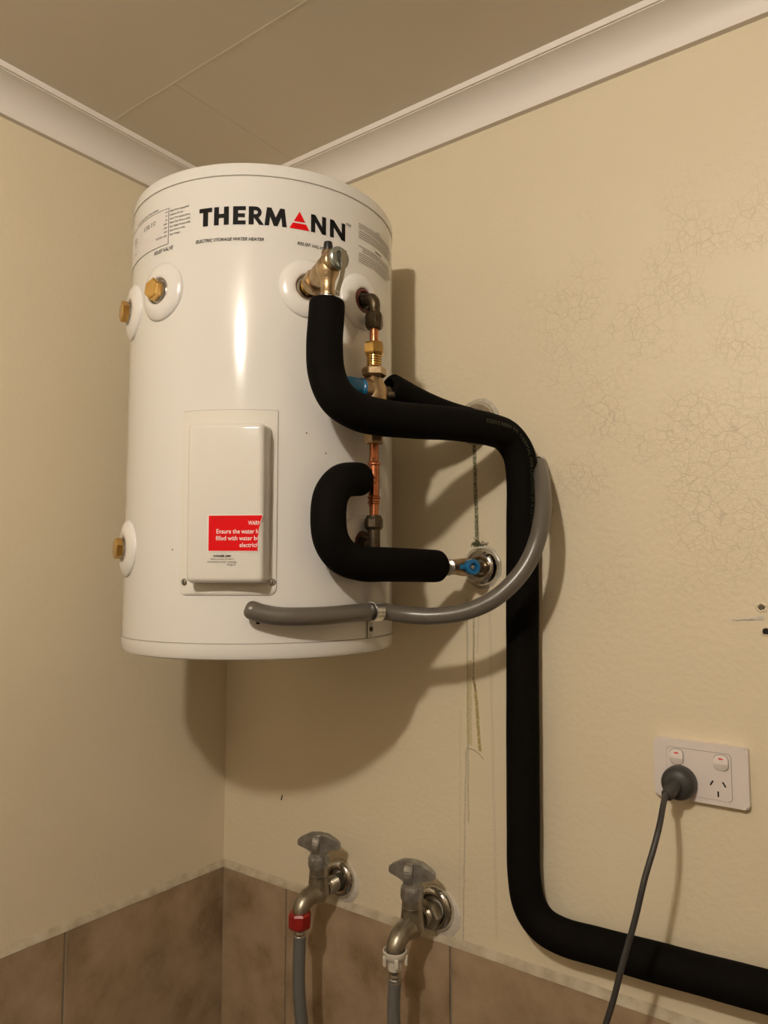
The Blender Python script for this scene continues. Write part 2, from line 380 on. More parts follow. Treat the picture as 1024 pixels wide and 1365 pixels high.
for z in (.40, .05): rbox('wall_bracket', (CX, CY+R+.013, z), .15, .036, .04, 'steel', heater, .002)
# moulded covers round the fittings
def fitting(az, z, kind):
    bm = bmesh.new(); pr = [(.0405, -.001), (.0405, .0012), (.0385, .0032), (.034, .0055), (.027, .0075), (.0205, .0080), (.0185, .0070), (.0175, .0040), (.0175, -.001)]
    rings = []
    for r_, h in pr:
        rings.append([bm.verts.new(cyl(az+math.degrees(r_*cos(q)/R), z+r_*sin(q), h)) for q in [2*pi*i/56 for i in range(56)]])
    for A, B in zip(rings, rings[1:]):
        for i in range(56): j = (i+1) % 56; bm.faces.new((A[i], B[i], B[j], A[j]))
    link('fitting_cover', bm, 'cap', heater, 60)
    n, t = radial(az); o = cyl(az, z, -.004)
    if kind == 'plug':
        p = lathe('threaded_socket', [(.0165, 0), (.0165, .008), (.0145, .0085), (.0145, .0125), (0, .0125)], o, n, 'steel', heater)
        q = nut('brass_plug', o+n*.0115, n, .0150, .0105, 'brass', heater, 6, .10, rot=.3)
    else:
        lathe('threaded_socket', [(.0172, 0), (.0172, .008), (.0135, .0085), (.0135, .004), (0, .004)], o, n, 'steel' if kind == 'relief' else 'oring', heater)
fitting(-28, .382, 'relief'); fitting(-88.2, .384, 'plug'); fitting(-2.5, .385, 'outlet'); fitting(-113.5, .378, 'plug'); fitting(-112.5, .034, 'plug'); fitting(-2.5, .040, 'inlet')

# flat print mapped round the tank
def bisect_u(bm, step):
    if not bm.verts: return
    lo = min(v.co.x for v in bm.verts); hi = max(v.co.x for v in bm.verts); u = lo+step
    while u < hi:
        bmesh.ops.bisect_plane(bm, geom=bm.verts[:]+bm.edges[:]+bm.faces[:], plane_co=(u, 0, 0), plane_no=(1, 0, 0)); u += step
def on_tank(bm, az0, z0, d=.00035, step=.004):
    bisect_u(bm, step)
    for v in bm.verts: v.co = cyl(az0+math.degrees(v.co.x/R), z0+v.co.y, d)
def polys(lst):
    bm = bmesh.new()
    for p in lst: bm.faces.new([bm.verts.new((x, y, 0)) for x, y in p])
    return bm
def rect(x0, y0, x1, y1): return [(x0, y0), (x1, y0), (x1, y1), (x0, y1)]
st = .27
def letter(c, wd):
    h = 1.
    if c == 'T': return [rect(0, .76, wd, 1), rect(wd/2-.145, 0, wd/2+.145, .76)]
    if c == 'H': return [rect(0, 0, st, 1), rect(wd-st, 0, wd, 1), rect(st, .385, wd-st, .615)]
    if c == 'E': return [rect(0, 0, st, 1), rect(st, 0, wd, .22), rect(st, .39, wd*.94, .61), rect(st, .78, wd, 1)]
    if c == 'N': return [rect(0, 0, st*.92, 1), rect(wd-st*.92, 0, wd, 1), [(st*.92, 1), (st*.92, .58), (wd-st*.92, 0), (wd-st*.92, .42)], [(0, 1), (st*.92, .58), (st*.92, 1)], [(wd, 0), (wd-st*.92, .42), (wd-st*.92, 0)]]
    if c == 'M':
        m = wd/2
        return [[(0, 0), (.24, 0), (.36, 1), (.12, 1)], [(wd-.24, 0), (wd, 0), (wd-.12, 1), (wd-.36, 1)],
                [(.36, 1), (.30, .5), (m-.10, 0), (m+.04, .38)], [(wd-.36, 1), (m-.04, .38), (m+.10, 0), (wd-.30, .5)], [(m-.1, 0), (m+.1, 0), (m+.04, .38), (m-.04, .38)]]
    if c == 'R':
        L = [rect(0, 0, st, 1)]; cx_, cy_, ro, ri = wd*.48, .685, .315, .105
        L += [rect(st, .79, cx_, 1), rect(st, .37, cx_, .58)]
        n = 12
        for i in range(n):
            a0 = -pi/2+pi*i/n; a1 = -pi/2+pi*(i+1)/n; k = .98
            L.append([(cx_+ri*cos(a0), cy_+ri*sin(a0)), (cx_+ro*k*cos(a0), cy_+ro*sin(a0)), (cx_+ro*k*cos(a1), cy_+ro*sin(a1)), (cx_+ri*cos(a1), cy_+ri*sin(a1))])
        L.append([(wd*.36, .39), (wd*.72, 0), (wd*1.05, 0), (wd*.66, .42)]); return L
H = .0252; ZL = .463; K = R*pi/180
for c, a0, a1 in (('T', -70.2, -64.9), ('H', -64.1, -58.3), ('E', -56.7, -51.9), ('R', -50.8, -45.3), ('M', -44.9, -36.5), ('N', -27.0, -20.6), ('N', -18.9, -11.6)):
    wd = (a1-a0)*K/H; bm = polys([[(x*H, y*H) for x, y in p] for p in letter(c, wd)]); on_tank(bm, a0, ZL); link('logo_letter', bm, 'print', heater, None)
wA = 7.9*K; f = .53
tri = lambda y0, y1: [(wA/2*y0, y0*H), (wA-wA/2*y0, y0*H), (wA-wA/2*y1-1e-6, y1*H), (wA/2*y1, y1*H)]
bm = polys([tri(0, .33), tri(.42, .999)]); on_tank(bm, -35.5, ZL); o = link('logo_letter', bm, 'red', heater, None); o['label'] = 'red triangle standing for the letter A'

def text_bm(s, size, shear=0, bold=0, align='LEFT', width=None):
    c = bpy.data.curves.new('t', 'FONT'); c.body = s; c.size = size; c.shear = shear; c.offset = bold; c.align_x = align; c.resolution_u = 3
    o = bpy.data.objects.new('t', c); COL.objects.link(o); bpy.context.view_layer.update()
    me = bpy.data.meshes.new_from_object(o.evaluated_get(bpy.context.evaluated_depsgraph_get())); bpy.data.objects.remove(o); bpy.data.curves.remove(c)
    bm = bmesh.new(); bm.from_mesh(me); bpy.data.meshes.remove(me)
    if width and bm.verts:
        lo = min(v.co.x for v in bm.verts); hi = max(v.co.x for v in bm.verts); k = width/(hi-lo)
        for v in bm.verts:
            v.co.x = (v.co.x-lo)*k
            if align == 'RIGHT': v.co.x -= width
            if align == 'CENTER': v.co.x -= width/2
    return bm
def print_tank(s, az, z, size, width=None, shear=0, bold=0, m='print', align='LEFT', name='printed_line'):
    bm = text_bm(s, size, shear, bold, align, width); on_tank(bm, az, z, .0005); return link(name, bm, m, heater, None)
print_tank('ELECTRIC STORAGE WATER HEATER', -71.5, .4408, .0062, 26.5*K, .3, .00012)
print_tank('RELIEF VALVE', -32.4, .4412, .0066, 11.2*K, .3, .00004)
print_tank('RELIEF VALVE', -93.4, .4405, .0075, 11.3*K, .3, .00004)
print_tank('TM', -11.2, .4868, .0062, 2.5*K, 0, 0)
# rating label, wrapping out of sight to the left
def band(az0, az1, z0, z1, m, d=.0003, name='rating_label'):
    n = max(1, int(abs(az1-az0)/2)); bm = bmesh.new(); p = None
    for i in range(n+1):
        a = az0+(az1-az0)*i/n; q = (bm.verts.new(cyl(a, z0, d)), bm.verts.new(cyl(a, z1, d)))
        if p: bm.faces.new((p[0], q[0], q[1], p[1]))
        p = q
    return link(name, bm, m, heater, None)
band(-128, -84.9, .450, .5005, 'label')
for a0, a1, z0, z1 in ((-128, -84.8, .5002, .5009), (-128, -84.8, .4495, .4502), (-85.05, -84.8, .4495, .5009)): band(a0, a1, z0, z1, 'printfade', .0005, 'label_border')
for i, (a, b, wa) in enumerate((('1.8', 'Rated Power Input (kW)', 9.3), ('1.8', 'Delivery (30 min)', 6.6), ('50', 'Rated Tank Capacity (litre)', 9.9), ('1000', 'Rated Tank Pressure (kPa)', 10.0),
                                ('850', 'Max. Supply Pressure (kPa)', 10.1), ('650', 'Rated Pressure (kPa)', 7.7), ('240-50Hz 100%', 'Rated Voltage', 5.2))):
    z = .4945-i*.0056
    print_tank(b, -84.2, z, .0040, wa*K, .25, 0, 'print'); print_tank(a, -85.7, z, .0042, None if i < 6 else 6.6*K, .1, 0, 'printfade', 'RIGHT')
print_tank('E-50L E12', -102, .4845, .0085, 9*K, .2, 0, 'printfade'); print_tank('Electric Storage Heater Serial Number', -109.5, .5033, .0042, 18.5*K, .25, 0, 'print')
for z, wa in ((.4835, 4), (.4785, 4), (.4735, 2), (.462, 2)): print_tank('Model No.', -113.5+(z < .475), z, .0042, wa*K, .2, 0, 'printfade')
# the two blocks of small print at the right are too fine to read: rows of dark hairlines
random.seed(3)
for z0, n in ((.4985, 7), (.4655, 8)):
    bm = bmesh.new()
    for k in range(n):
        az = -4.2 if not (z0 < .47 and k in (1, 2)) else -2.0; z = z0-k*.0031-(0.0015 if k > 2 else 0); end = random.uniform(19, 27) if k else 24
        while az < end:
            L_ = random.uniform(.6, 2.4)
            m_ = max(1, int(L_/1.2)); pr_ = None
            for i in range(m_+1):
                a = az+L_*i/m_; q = (bm.verts.new(cyl(a, z, .0005)), bm.verts.new(cyl(a, z+.0011, .0005)))
                if pr_: bm.faces.new((pr_[0], q[0], q[1], pr_[1]))
                pr_ = q
            az += L_+.22
    link('small_print', bm, 'printfine', heater, None)['kind'] = 'stuff'
print_tank('WARNING', 7.0, .4700, .0036, 5.6*K, 0, .0001, 'print'); print_tank('NOTE', 8.5, .5018, .0030, 3*K, 0, 0, 'print')

# access panel round the control cover
def panel_patch(name, az0, az1, z0, z1, rc, d0, d1, m):
    w2 = (az1-az0)*K/2; zc = (z0+z1)/2; h2 = (z1-z0)/2; out = []
    for cx_, cz_, a0, r_ in ((w2, h2, 0, .0015), (-w2, h2, 90, .0015), (-w2, -h2, 180, rc), (w2, -h2, 270, rc)):
        for q in range(0, 91, 15):
            a = radians(a0+q); out.append((cx_-math.copysign(r_, cx_)+r_*cos(a), cz_-math.copysign(r_, cz_)+r_*sin(a)))
    bm = bmesh.new(); bm.faces.new([bm.verts.new((u, v, 0)) for u, v in out]); bisect_u(bm, .006)
    top = bm.faces[:]
    r = bmesh.ops.extrude_face_region(bm, geom=top)
    nv = {v for v in r['geom'] if isinstance(v, bmesh.types.BMVert)}
    for v in bm.verts:
        dd = d1 if v in nv else d0; v.co = cyl((az0+az1)/2+math.degrees(v.co.x/R), zc+v.co.y, dd)
    return link(name, bm, m, heater, 30)
panel_patch('panel_gap_shade', -75.35, -38.7, -.0292, .2127, .0095, -.0008, .0003, 'shadow_gap')  # dark strip on the surface, painted as the shade of a groove
panel_patch('access_panel', -75.1, -38.95, -.0284, .2119, .009, .0, .0016, 'cover')
panel_patch('panel_foot', -74.7, -39.4, -.0268, -.0175, .008, .0012, .0026, 'cover')
n0, t0 = radial(-57.5); O = cyl(-57.5, 0)
def cl(t, z, d): return O+t0*t+n0*d+Vector((0, 0, z))
def cov_taper(bm):
    for v in bm.verts:
        if v.co.y > 0: v.co.x *= .955; v.co.z *= .975
bm = bmesh.new(); bmesh.ops.create_cube(bm, size=1)
for v in bm.verts:
    f = v.co.y > 0; v.co = Vector(((v.co.x)*(.0975 if f else .103), (.0285+.004*v.co.z if f else -.012), v.co.z*(.2005 if f else .206)))
bmesh.ops.bevel(bm, geom=[e for e in bm.edges], offset=.0065, segments=5, profile=.5, affect='EDGES')
for v in bm.verts: v.co = cl(.0068+v.co.x, .0880+v.co.z, v.co.y)
link('control_cover', bm, 'cover', heater, 50)
for t, az in ((0, -73.0), (1, -40.4)):
    n, _ = radial(az); o = cyl(az, -.012, .0014)
    s = lathe('screw', [(.0046, 0), (.0046, .0012), (.0032, .0026), (0, .0030)], o, n, 'steel', heater, 20)
    rbox('screw_slot', o+n*.0028, .0012, .0012, .0055, 'hole', s, 0, (radial(az)[1], n, Vector((0, 0, 1))))
# warning sticker with its right side torn away
def flat(lst, d, m, name):
    bm = bmesh.new()
    for p in lst: bm.faces.new([bm.verts.new(cl(u, v, d+.02*(v-.088))) for u, v in p])
    return link(name, bm, m, heater, None)
tear = [(.0500, .0270), (.0492, .0290), (.0500, .0335), (.0492, .0370), (.0500, .0410), (.0494, .0450), (.0510, .0500), (.0505, .0545), (.0522, .0590), (.0520, .0625), (.0545, .0680), (.0552, .0714)]
flat([[(-.0142, .0262), (.0505, .0262)]+[(x+.0006, y) for x, y in tear[1:]]+[(.0556, .0722), (-.0142, .0722)]], .0292, 'white', 'sticker_backing')
flat([[(-.0132, .0272)]+tear+[(-.0132, .0713)]], .0294, 'red', 'warning_sticker')
def tear_x(z):
    for (x0, z0), (x1, z1) in zip(tear, tear[1:]):
        if z0 <= z <= z1: return x0+(x1-x0)*(z-z0)/(z1-z0)
    return .05
def cov_text(s, t, z, size, width, m='white', bold=.00006, cut=None):
    bm = text_bm(s, size, 0, bold, 'LEFT', width)
    for v in bm.verts: v.co.x += t; v.co.y += z
    if cut: bmesh.ops.bisect_plane(bm, geom=bm.verts[:]+bm.edges[:]+bm.faces[:], plane_co=(cut, 0, 0), plane_no=(1, 0, 0), clear_outer=True)
    for v in bm.verts: v.co = cl(v.co.x, v.co.y, .0297+.02*(v.co.y-.088))
    link('printed_line', bm, m, heater, None)
cov_text('WARNING', .0372, .0594, .0074, .0250, cut=.0515)
cov_text('Ensure the water heater is', -.0030, .0488, .0080, .0740, cut=.0502)
cov_text('filled with water before', -.0038, .0403, .0080, .0668, cut=.0493)
cov_text('electricity', .0265, .0318, .0080, .0272, cut=.0493)
cov_text('DANGER 240V', -.0065, .0196, .0036, .0225, 'print', .0001)
cov_text('Please ensure power is', -.0100, .0162, .0028, .0295, 'printfade', 0)
cov_text('disconnected before opening.', -.0142, .0128, .0028, .0370, 'printfade', 0)
cov_text('TICK 8', .0105, .0090, .0030, .0105, 'printfade', 0)
lathe('dark_dot', [(0, 0), (.0028, 0), (.0028, .0006), (0, .0006)], cyl(-45.2, -.0632, 0), radial(-45.2)[0], 'hole', heater, 16)  # small dark disc on the tank below the cover
for az, z in ((4, -.0935), (-20, .160), (-28, .185), (-79, .03)): lathe('rust_speck', [(0, 0), (.0011, 0), (.0008, .0006), (0, .0008)], cyl(az, z, 0), radial(az)[0], 'oring', heater, 8)

# ------------------------------------------------------------------ relief valve
AZV = -28; nv_, tv_ = radial(AZV); VC = cyl(AZV, .382, .075)
valve = thing('relief_valve', (VC.x, VC.y, .343), 'bronze relief valve with steel lever at the top of the heater', 'valve')
lathe('inlet_thread', [(.0120, .004), (.0120, .010)]+[(.0122 if i % 2 else .0136, .010+i*.0016) for i in range(8)]+[(.0120, .023)], cyl(AZV, .382, 0), nv_, 'brass', valve, 32)
lathe('inlet_neck', [(.0125, .018), (.0150, .0195), (.0150, .026), (.0120, .0285), (.0110, .036), (.0135, .043), (.0150, .050), (.0150, .064), (.0120, .074), (0, .080)], cyl(AZV, .382, 0), nv_, 'brass_dull', valve, 32)
lathe('body', [(0, .338), (.0092, .338), (.0092, .346), (.0098, .350), (.0088, .352), (.0088, .362), (.0105, .368), (.0135, .374), (.0150, .381), (.0145, .389), (.0108, .394), (.0086, .397), (.0086, .403), (.0078, .4045), (0, .4045)], (VC.x, VC.y, 0), (0, 0, 1), 'brass_dull', valve, 32)
lathe('outlet_collar', [(.0092, 0), (.0125, .001), (.0125, .004), (.0100, .006), (.0092, .006)], (VC.x, VC.y, .3405), (0, 0, 1), 'steel', valve, 32)
nut('inlet_hex', cyl(AZV, .382, .0245), nv_, .0168, .0085, 'brass_dull', valve, 6, .12, rot=.2)
c = lathe('adjusting_cap', [(0, .4045), (.0060, .4045), (.0060, .411), (.0052, .416), (0, .416)], (VC.x, VC.y, 0), (0, 0, 1), 'black', valve, 20)
e5 = Vector((cos(radians(-12)), sin(radians(-12)), .0)).normalized(); sd = Vector((-e5.y, e5.x, 0))
BC = Vector((VC.x, VC.y, .388))
lathe('side_boss', [(.0140, .002), (.0140, .013), (.0128, .0145), (.0128, .0175), (.0105, .018), (.0105, .0205), (0, .0205)], BC, e5, 'brass_dull', valve, 32)
lathe('side_disc', [(0, .0195), (.0136, .0195), (.0142, .0205), (.0142, .0245), (.0128, .0262), (.0085, .0262), (.0080, .0245), (0, .0245)], BC, e5, 'disc', valve, 32)
bm = bmesh.new(); pts = [(.0285, .009), (.0285, .005), (.0280, -.004), (.0275, -.012), (.0245, -.024), (.0195, -.034), (.0165, -.040), (.0160, -.045)]
prev = None
for i, (d, h) in enumerate(smoothpath([(d, 0, h) for d, h in pts], 3)[k] and (smoothpath([(d, 0, h) for d, h in pts], 3)[k].x, smoothpath([(d, 0, h) for d, h in pts], 3)[k].z) for k in range(22)):
    wdt = .0030+.0012*(i < 8); vs = []
    for s, dd in ((-1, 0), (1, 0), (1, .0016), (-1, .0016)): vs.append(bm.verts.new(BC+e5*(d+dd)+sd*(s*wdt+.002)+Vector((0, 0, h))))
    if prev:
        for k in range(4): bm.faces.new((prev[k], prev[(k+1) % 4], vs[(k+1) % 4], vs[k]))
    else: bm.faces.new(vs)
    prev = vs
bm.faces.new(prev[::-1]); lev = link('lever', bm, 'darksteel', valve, 30)
lathe('lever_rivet', [(.002, 0), (.002, .001), (0, .0016)], BC+e5*.0182+Vector((0, 0, -.041)), e5, 'steel', lev, 12)

# ------------------------------------------------------------------ copper riser
PX, PY = .5656, -.2430; n25, t25 = radial(-2.5)
riser = thing('copper_riser', (PX, PY, .04), 'copper riser with brass and tarnished nuts down the right side of heater', 'pipe')
def zl(name, prof, m, par=None, seg=28, sm=35): return lathe(name, prof, (PX, PY, 0), (0, 0, 1), m, par or riser, seg, sm)
for zc, k in ((.385, 1), (.040, -1)):
    p0 = cyl(-2.5, zc, -.002); lathe('elbow_flange', [(.0165, .0), (.0165, .0045), (.0135, .0060), (.0105, .0065), (.0105, .010), (0, .010)], p0, n25, 'bronze', riser)
    tube('elbow', [p0+n25*.004, p0+n25*.014, p0+n25*.022+Vector((0, 0, -.0012*k)), Vector((PX, PY, zc-.007*k)), Vector((PX, PY, zc-.022*k))], .0083, 'bronze', riser, 24, 8, it=2)
o = lathe('red_washer', [(.0180, 0), (.0180, .0025), (.014, .0030)], cyl(-2.5, .385, .0035), n25, 'oring', riser)
zl('elbow_neck', [(0, .3395), (.0082, .3395), (.0082, .372), (.0074, .378), (0, .378)], 'bronze')
nut('compression_nut', (PX, PY, .3405), (0, 0, 1), .0128, .0225, 'bronze', riser, 8, .16)
zl('copper_pipe', [(0, .318), (.0064, .318), (.0064, .342), (0, .342)], 'copper')
nut('brass_nut', (PX, PY, .3025), (0, 0, 1), .0145, .0180, 'brass', riser, 6, .12, rot=.55)
pr = [(0, .284), (.0102, .284)]
for i in range(5): pr += [(.0108, .2860+i*.0034), (.0100, .2870+i*.0034), (.0100, .2880+i*.0034), (.0108, .2890+i*.0034)]
zl('brass_union', pr+[(.0102, .3030), (0, .303)], 'brass')
nut('brass_nut', (PX, PY, .2712), (0, 0, 1), .0170, .0145, 'brass_dull', riser, 6, .16, rot=.2)
nut('brass_nut', (PX, PY, .1775), (0, 0, 1), .0140, .0200, 'brass_dull', riser, 6, .10, rot=.45)
zl('copper_pipe', [(0, .147), (.0064, .147), (.0064, .180), (0, .180)], 'copper')
zl('copper_tee', [(0, .0905), (.0072, .0905), (.0072, .0935), (.0088, .0945), (.0088, .0965), (.0074, .0975), (.0074, .1005), (.0088, .1015), (.0088, .1035), (.0074, .105), (.0074, .1465), (.0088, .1480), (.0088, .1508), (.0072, .1525), (.0066, .158), (0, .158)], 'copper')
tube('copper_branch', [(PX, PY, .126), (PX-.0007, PY-.02, .1255)], .0075, 'copper', riser, 20)
zl('copper_pipe', [(0, .074), (.0064, .074), (.0064, .0915), (0, .0915)], 'copper')
nut('compression_nut', (PX, PY, .0585), (0, 0, 1), .0128, .0175, 'bronze', riser, 8, .16)
zl('nut_collar', [(0, .0745), (.0105, .0745), (.0105, .0775), (.0080, .0785), (0, .0785)], 'bronze')
zl('elbow_neck', [(0, .0265), (.005, .0275), (.0082, .0310), (.0088, .036), (.0088, .0600), (0, .0600)], 'bronze')

# tempering valve on the riser
tv = thing('tempering_valve', (PX, PY, .20), 'brass tempering valve with a blue cap beneath the bright brass nuts', 'valve')
lathe('body', [(0, .198), (.0105, .198), (.0110, .222), (.0165, .232), (.0190, .244), (.0185, .256), (.0135, .2645), (.0105, .272), (0, .272)], (PX, PY, 0), (0, 0, 1), 'brass_dull', tv)
lathe('cap_boss', [(.0140, .0), (.0160, .010), (.0160, .0180), (.0150, .0195), (.0150, .022), (0, .022)], (PX, PY, .2505), (-.25, -.97, .03), 'brass_dull', tv)
lathe('blue_cap', [(0, .0205), (.0146, .0205), (.0150, .022), (.0150, .026), (.0140, .027), (.0137, .044), (.0130, .048), (.0110, .0510), (0, .0515)], (PX, PY, .2505), (-.25, -.97, .03), 'blue', tv)
lathe('outlet_nut', [(.0095, 0), (.0095, .014), (.0122, .015), (.0122, .025), (.0095, .026), (0, .026)], (PX, PY, .249), (.28, 1, .05), 'bronze', tv, 6)
lathe('check_screw', [(.004, 0), (.004, .018), (0, .019)], (PX+.006, PY+.01, .247), (1, .45, .0), 'bronze', tv, 10)

# ------------------------------------------------------------------ black insulated pipes
def foam(name, label, pts, r, rend, base, **k):
    t = thing(name, base, label, 'insulated pipe'); o, path, T, F = tube('foam_sleeve', pts, r, 'foam', t, 36, 10, rend, **k); return t, path, T, F
main_pts = [(.5838, -.3640, .3425), (.5820, -.3638, .318), (.5790, -.3632, .285), (.5792, -.3585, .2471), (.5870, -.3471, .2190), (.596, -.3205, .2058), (.6055, -.2816, .2030), (.6226, -.2137, .2070), (.6492, -.148, .2100),
            (.6662, -.0904, .2095), (.6740, -.056, .2035), (.6835, -.0375, .1800), (.6863, -.031, .1396), (.6847, -.030, .0715), (.6806, -.029, -.1519), (.6782, -.029, -.3689), (.6782, -.029, -.4378),
            (.6865, -.029, -.4800), (.7064, -.029, -.5010), (.7357, -.029, -.5085), (.7896, -.029, -.5073), (.8882, -.029, -.5038), (.9924, -.029, -.4998), (1.20, -.029, -.492), (1.55, -.029, -.480)]
drain, path, T, F = foam('insulated_drain_pipe', 'long black foam-covered pipe from the relief valve down and along the wall', main_pts,
    lambda t: .0222+.0020*min(1, t*6), (.006, .003), (.6782, -.029, -.45), wob=.02)
tube('copper_core', [Vector((.5842, -.3637, .3400)), Vector((.5842, -.3637, .352))], .0082, 'copper', drain, 16)
# maker's print along the sleeve, dull green and hardly legible
def print_path(s, path, T, F, s0, size, r, ang, m, parent):
    bm = text_bm(s, size); L = [0]
    for a, b in zip(path, path[1:]): L.append(L[-1]+(b-a).length)
    for v in bm.verts:
        q = s0+v.co.x; i = max(k for k in range(len(L)) if L[k] <= q); i = min(i, len(L)-2); f = (q-L[i])/(L[i+1]-L[i])
        c = path[i].lerp(path[i+1], f); fx = F[i][0].lerp(F[i+1][0], f); fy = F[i][1].lerp(F[i+1][1], f); a = ang(i, fx, fy)-v.co.y/r
        v.co = c+(fx.normalized()*cos(a)+fy.normalized()*sin(a))*(r+.0004)
    link('printed_line', bm, m, parent, None)
camdir = Vector((.60, -.72, .25)).normalized()
def ang(i, fx, fy):
    c_ = Vector(path[i]); v = (Vector((1.17894, -1.04774, 0))-c_).normalized(); outward = (c_-Vector((.62, -.05, .0))); outward = Vector((outward.x*1.0+.0, 0, max(outward.z, 0)))
    v = (v+Vector((.95, 0, .35 if c_.z > .15 else .02))*.9).normalized(); return atan2(v.dot(fy), v.dot(fx))
Ls = [0]
for a, b in zip(path, path[1:]): Ls.append(Ls[-1]+(b-a).length)
istart = min(range(len(path)), key=lambda i: (path[i]-Vector((.655, -.125, .21))).length)
print_path('523X13 R0054 (NI)  THERMAL PIPE LAGGING 25 X 13 MM', path, T, F, Ls[istart], .0085, .0246, ang, 'foamprint', drain)
loop, *_ = foam('insulated_supply_pipe', 'black foam-covered pipe looping from the stop valve to the riser', [(.5655, -.2640, .1255), (.5635, -.2867, .1240), (.5643, -.3130, .1175), (.5625, -.3300, .0985), (.5621, -.3345, .0699), (.5625, -.3290, .0414), (.566, -.3105, .0210), (.5734, -.2801, .0122), (.5788, -.2324, .0112), (.5860, -.1778, .0105), (.5955, -.1230, .0095)],
    lambda t: .0226+.0012*t, (.010, .008), (.5955, -.123, .0), hole=.0075)
thin, *_ = foam('insulated_outlet_pipe', 'short black foam-covered pipe from the tempering valve to the upper flange', [(.5700, -.2130, .2640), (.5827, -.1537, .2490), (.5960, -.1007, .2400), (.6040, -.0450, .2380)],
    lambda t: .0198+.001*t, (.003, .003), (.6, -.06, .22), hole=.009)

# ------------------------------------------------------------------ grey drain tube
hose_pts = [(.4835, -.4015, -.0435), (.4959, -.3900, -.0500), (.5124, -.3745, -.0545), (.5317, -.3515, -.0555), (.5485, -.3172, -.0550), (.5585, -.2652, -.0532), (.5610, -.2180, -.0535), (.5844, -.1960, -.0585), (.6223, -.1778, -.0600), (.661, -.1622, -.0535), (.694, -.1481, -.0382),
            (.719, -.1345, -.0148), (.7363, -.1209, .0136), (.7456, -.1064, .0497), (.7430, -.0840, .0900), (.7270, -.0500, .1310), (.7040, -.0080, .1640)]
dt = thing('drain_tube', (.70, -.005, .155), 'bent grey plastic tube from wall round under the black pipe', 'tube')
tube('tube', hose_pts, .0118, 'pvc', dt, 28, 8, (.0085, 0), it=3)
lathe('sealant', [(.0135, 0), (.0125, .004), (.0105, .007), (.0105, 0)], (.7005, 0, .1668), (0, -1, 0), 'plaster', dt, 20)
# saddle clip on the tank
nc, tc_ = radial(6.5)
clip = thing('pipe_clip', cyl(6.5, -.08, 0), 'galvanised saddle clip holding the grey tube to the heater', 'clip')
bm = bmesh.new(); C0 = Vector((.5612, -.2370, -.0533)); ax = Vector((.02, 1, 0)).normalized(); xx = Vector((1, -.02, 0)); prev = None
for q in range(-100, 101, 10):
    a = radians(q); vs = [bm.verts.new(C0+ax*s+(xx*cos(a)+Vector((0, 0, 1))*sin(a))*r_) for s, r_ in ((-.0085, .0126), (.0085, .0126), (.0085, .0142), (-.0085, .0142))]
    if prev:
        for k in range(4): bm.faces.new((prev[k], prev[(k+1) % 4], vs[(k+1) % 4], vs[k]))
    prev = vs
link('strap', bm, 'zinc', clip, 40)
ncl, tcl = radial(3.2)
rbox('tab', cyl(3.2, -.0775, .0020), .0125, .0018, .026, 'steel', clip, .0005, (tcl, ncl, Vector((0, 0, 1))))
lathe('screw', [(.0036, 0), (.0036, .001), (.0024, .0022), (0, .0025)], cyl(3.2, -.0785, .0028), ncl, 'bronze', clip, 14)

# ------------------------------------------------------------------ wall flanges and stop valve
def flange_disc(name, c, r, label, seal):
    t = thing(name, (c[0], 0, c[2]), label, 'flange')
    bm = bmesh.new(); N = 48; cc = bm.verts.new((c[0], -.0008, c[2])); rg = []; rg2 = []
    for i in range(N):
        a = 2*pi*i/N; k = r*seal*(1+.06*noise.noise(Vector((cos(a)*2.5, sin(a)*2.5, c[2]*9))))
        rg.append(bm.verts.new((c[0]+k*cos(a), .0005, c[2]+k*sin(a)))); rg2.append(bm.verts.new((c[0]+k*.94*cos(a), -.0022, c[2]+k*.94*sin(a))))
    for i in range(N):
        j = (i+1) % N; bm.faces.new((rg[i], rg[j], rg2[j], rg2[i])); bm.faces.new((rg2[i], rg2[j], cc))
    link('sealant', bm, 'clear', t, 60)
    lathe('dome', [(r, 0), (r, .002), (r*.95, .0065), (r*.82, .0115), (r*.66, .0140), (r*.50, .0140), (r*.42, .011), (r*.40, .004), (0, .004)], (c[0], 0, c[2]), (0, -1, 0), 'chrome', t, 48, 60)
    return t
flange_disc('wall_flange', (.5935, 0, .2450), .0330, 'smeared chrome flange behind the black pipe, upper of the two bare wall flanges', 1.18)
flange_disc('wall_flange', (.5990, 0, .0085), .0310, 'smeared chrome flange behind the blue lever, below the green mould streak', 1.12)
sv = thing('stop_valve', (.599, -.02, .0085), 'small brass stop valve with blue lever between the loop pipe and wall', 'valve')
dv = Vector((-.03, -1, 0)).normalized(); v0 = Vector((.599, -.003, .0085))
lathe('valve_body', [(0, 0), (.0085, 0), (.0085, .018), (.0115, .022), (.0130, .034), (.0140, .050), (.0130, .066), (.0115, .070), (.0115, .094), (.0095, .095), (.0095, .110), (0, .112)], v0, dv, 'brass_dull', sv)
for k in range(3): lathe('thread_ring', [(.0115, 0), (.0132, .0010), (.0132, .0026), (.0115, .0036)], v0+dv*(.0965+k*.0042), dv, 'steel', sv, 24)
hk = Vector((.86, -.5, 0)).normalized(); h0 = v0+dv*.050
lathe('stem', [(0, .008), (.006, .008), (.006, .017), (0, .017)], h0, hk, 'bronze', sv, 16)
hd = lathe('lever_handle', [(.0045, .0150), (.0115, .0150), (.0120, .0165), (.0120, .0265), (.0108, .0280), (.0062, .0280), (.0058, .0220), (0, .0220)], h0, hk, 'blue', sv, 28)
hx = Vector((-.42, -.9, 0)).normalized(); hy = hk.cross(hx)
rbox('lever_arm', h0+hk*.020+hx*.027, .038, .0060, .0072, 'blue', hd, .0015, (hx, hk, Vector((0, 0, 1))))
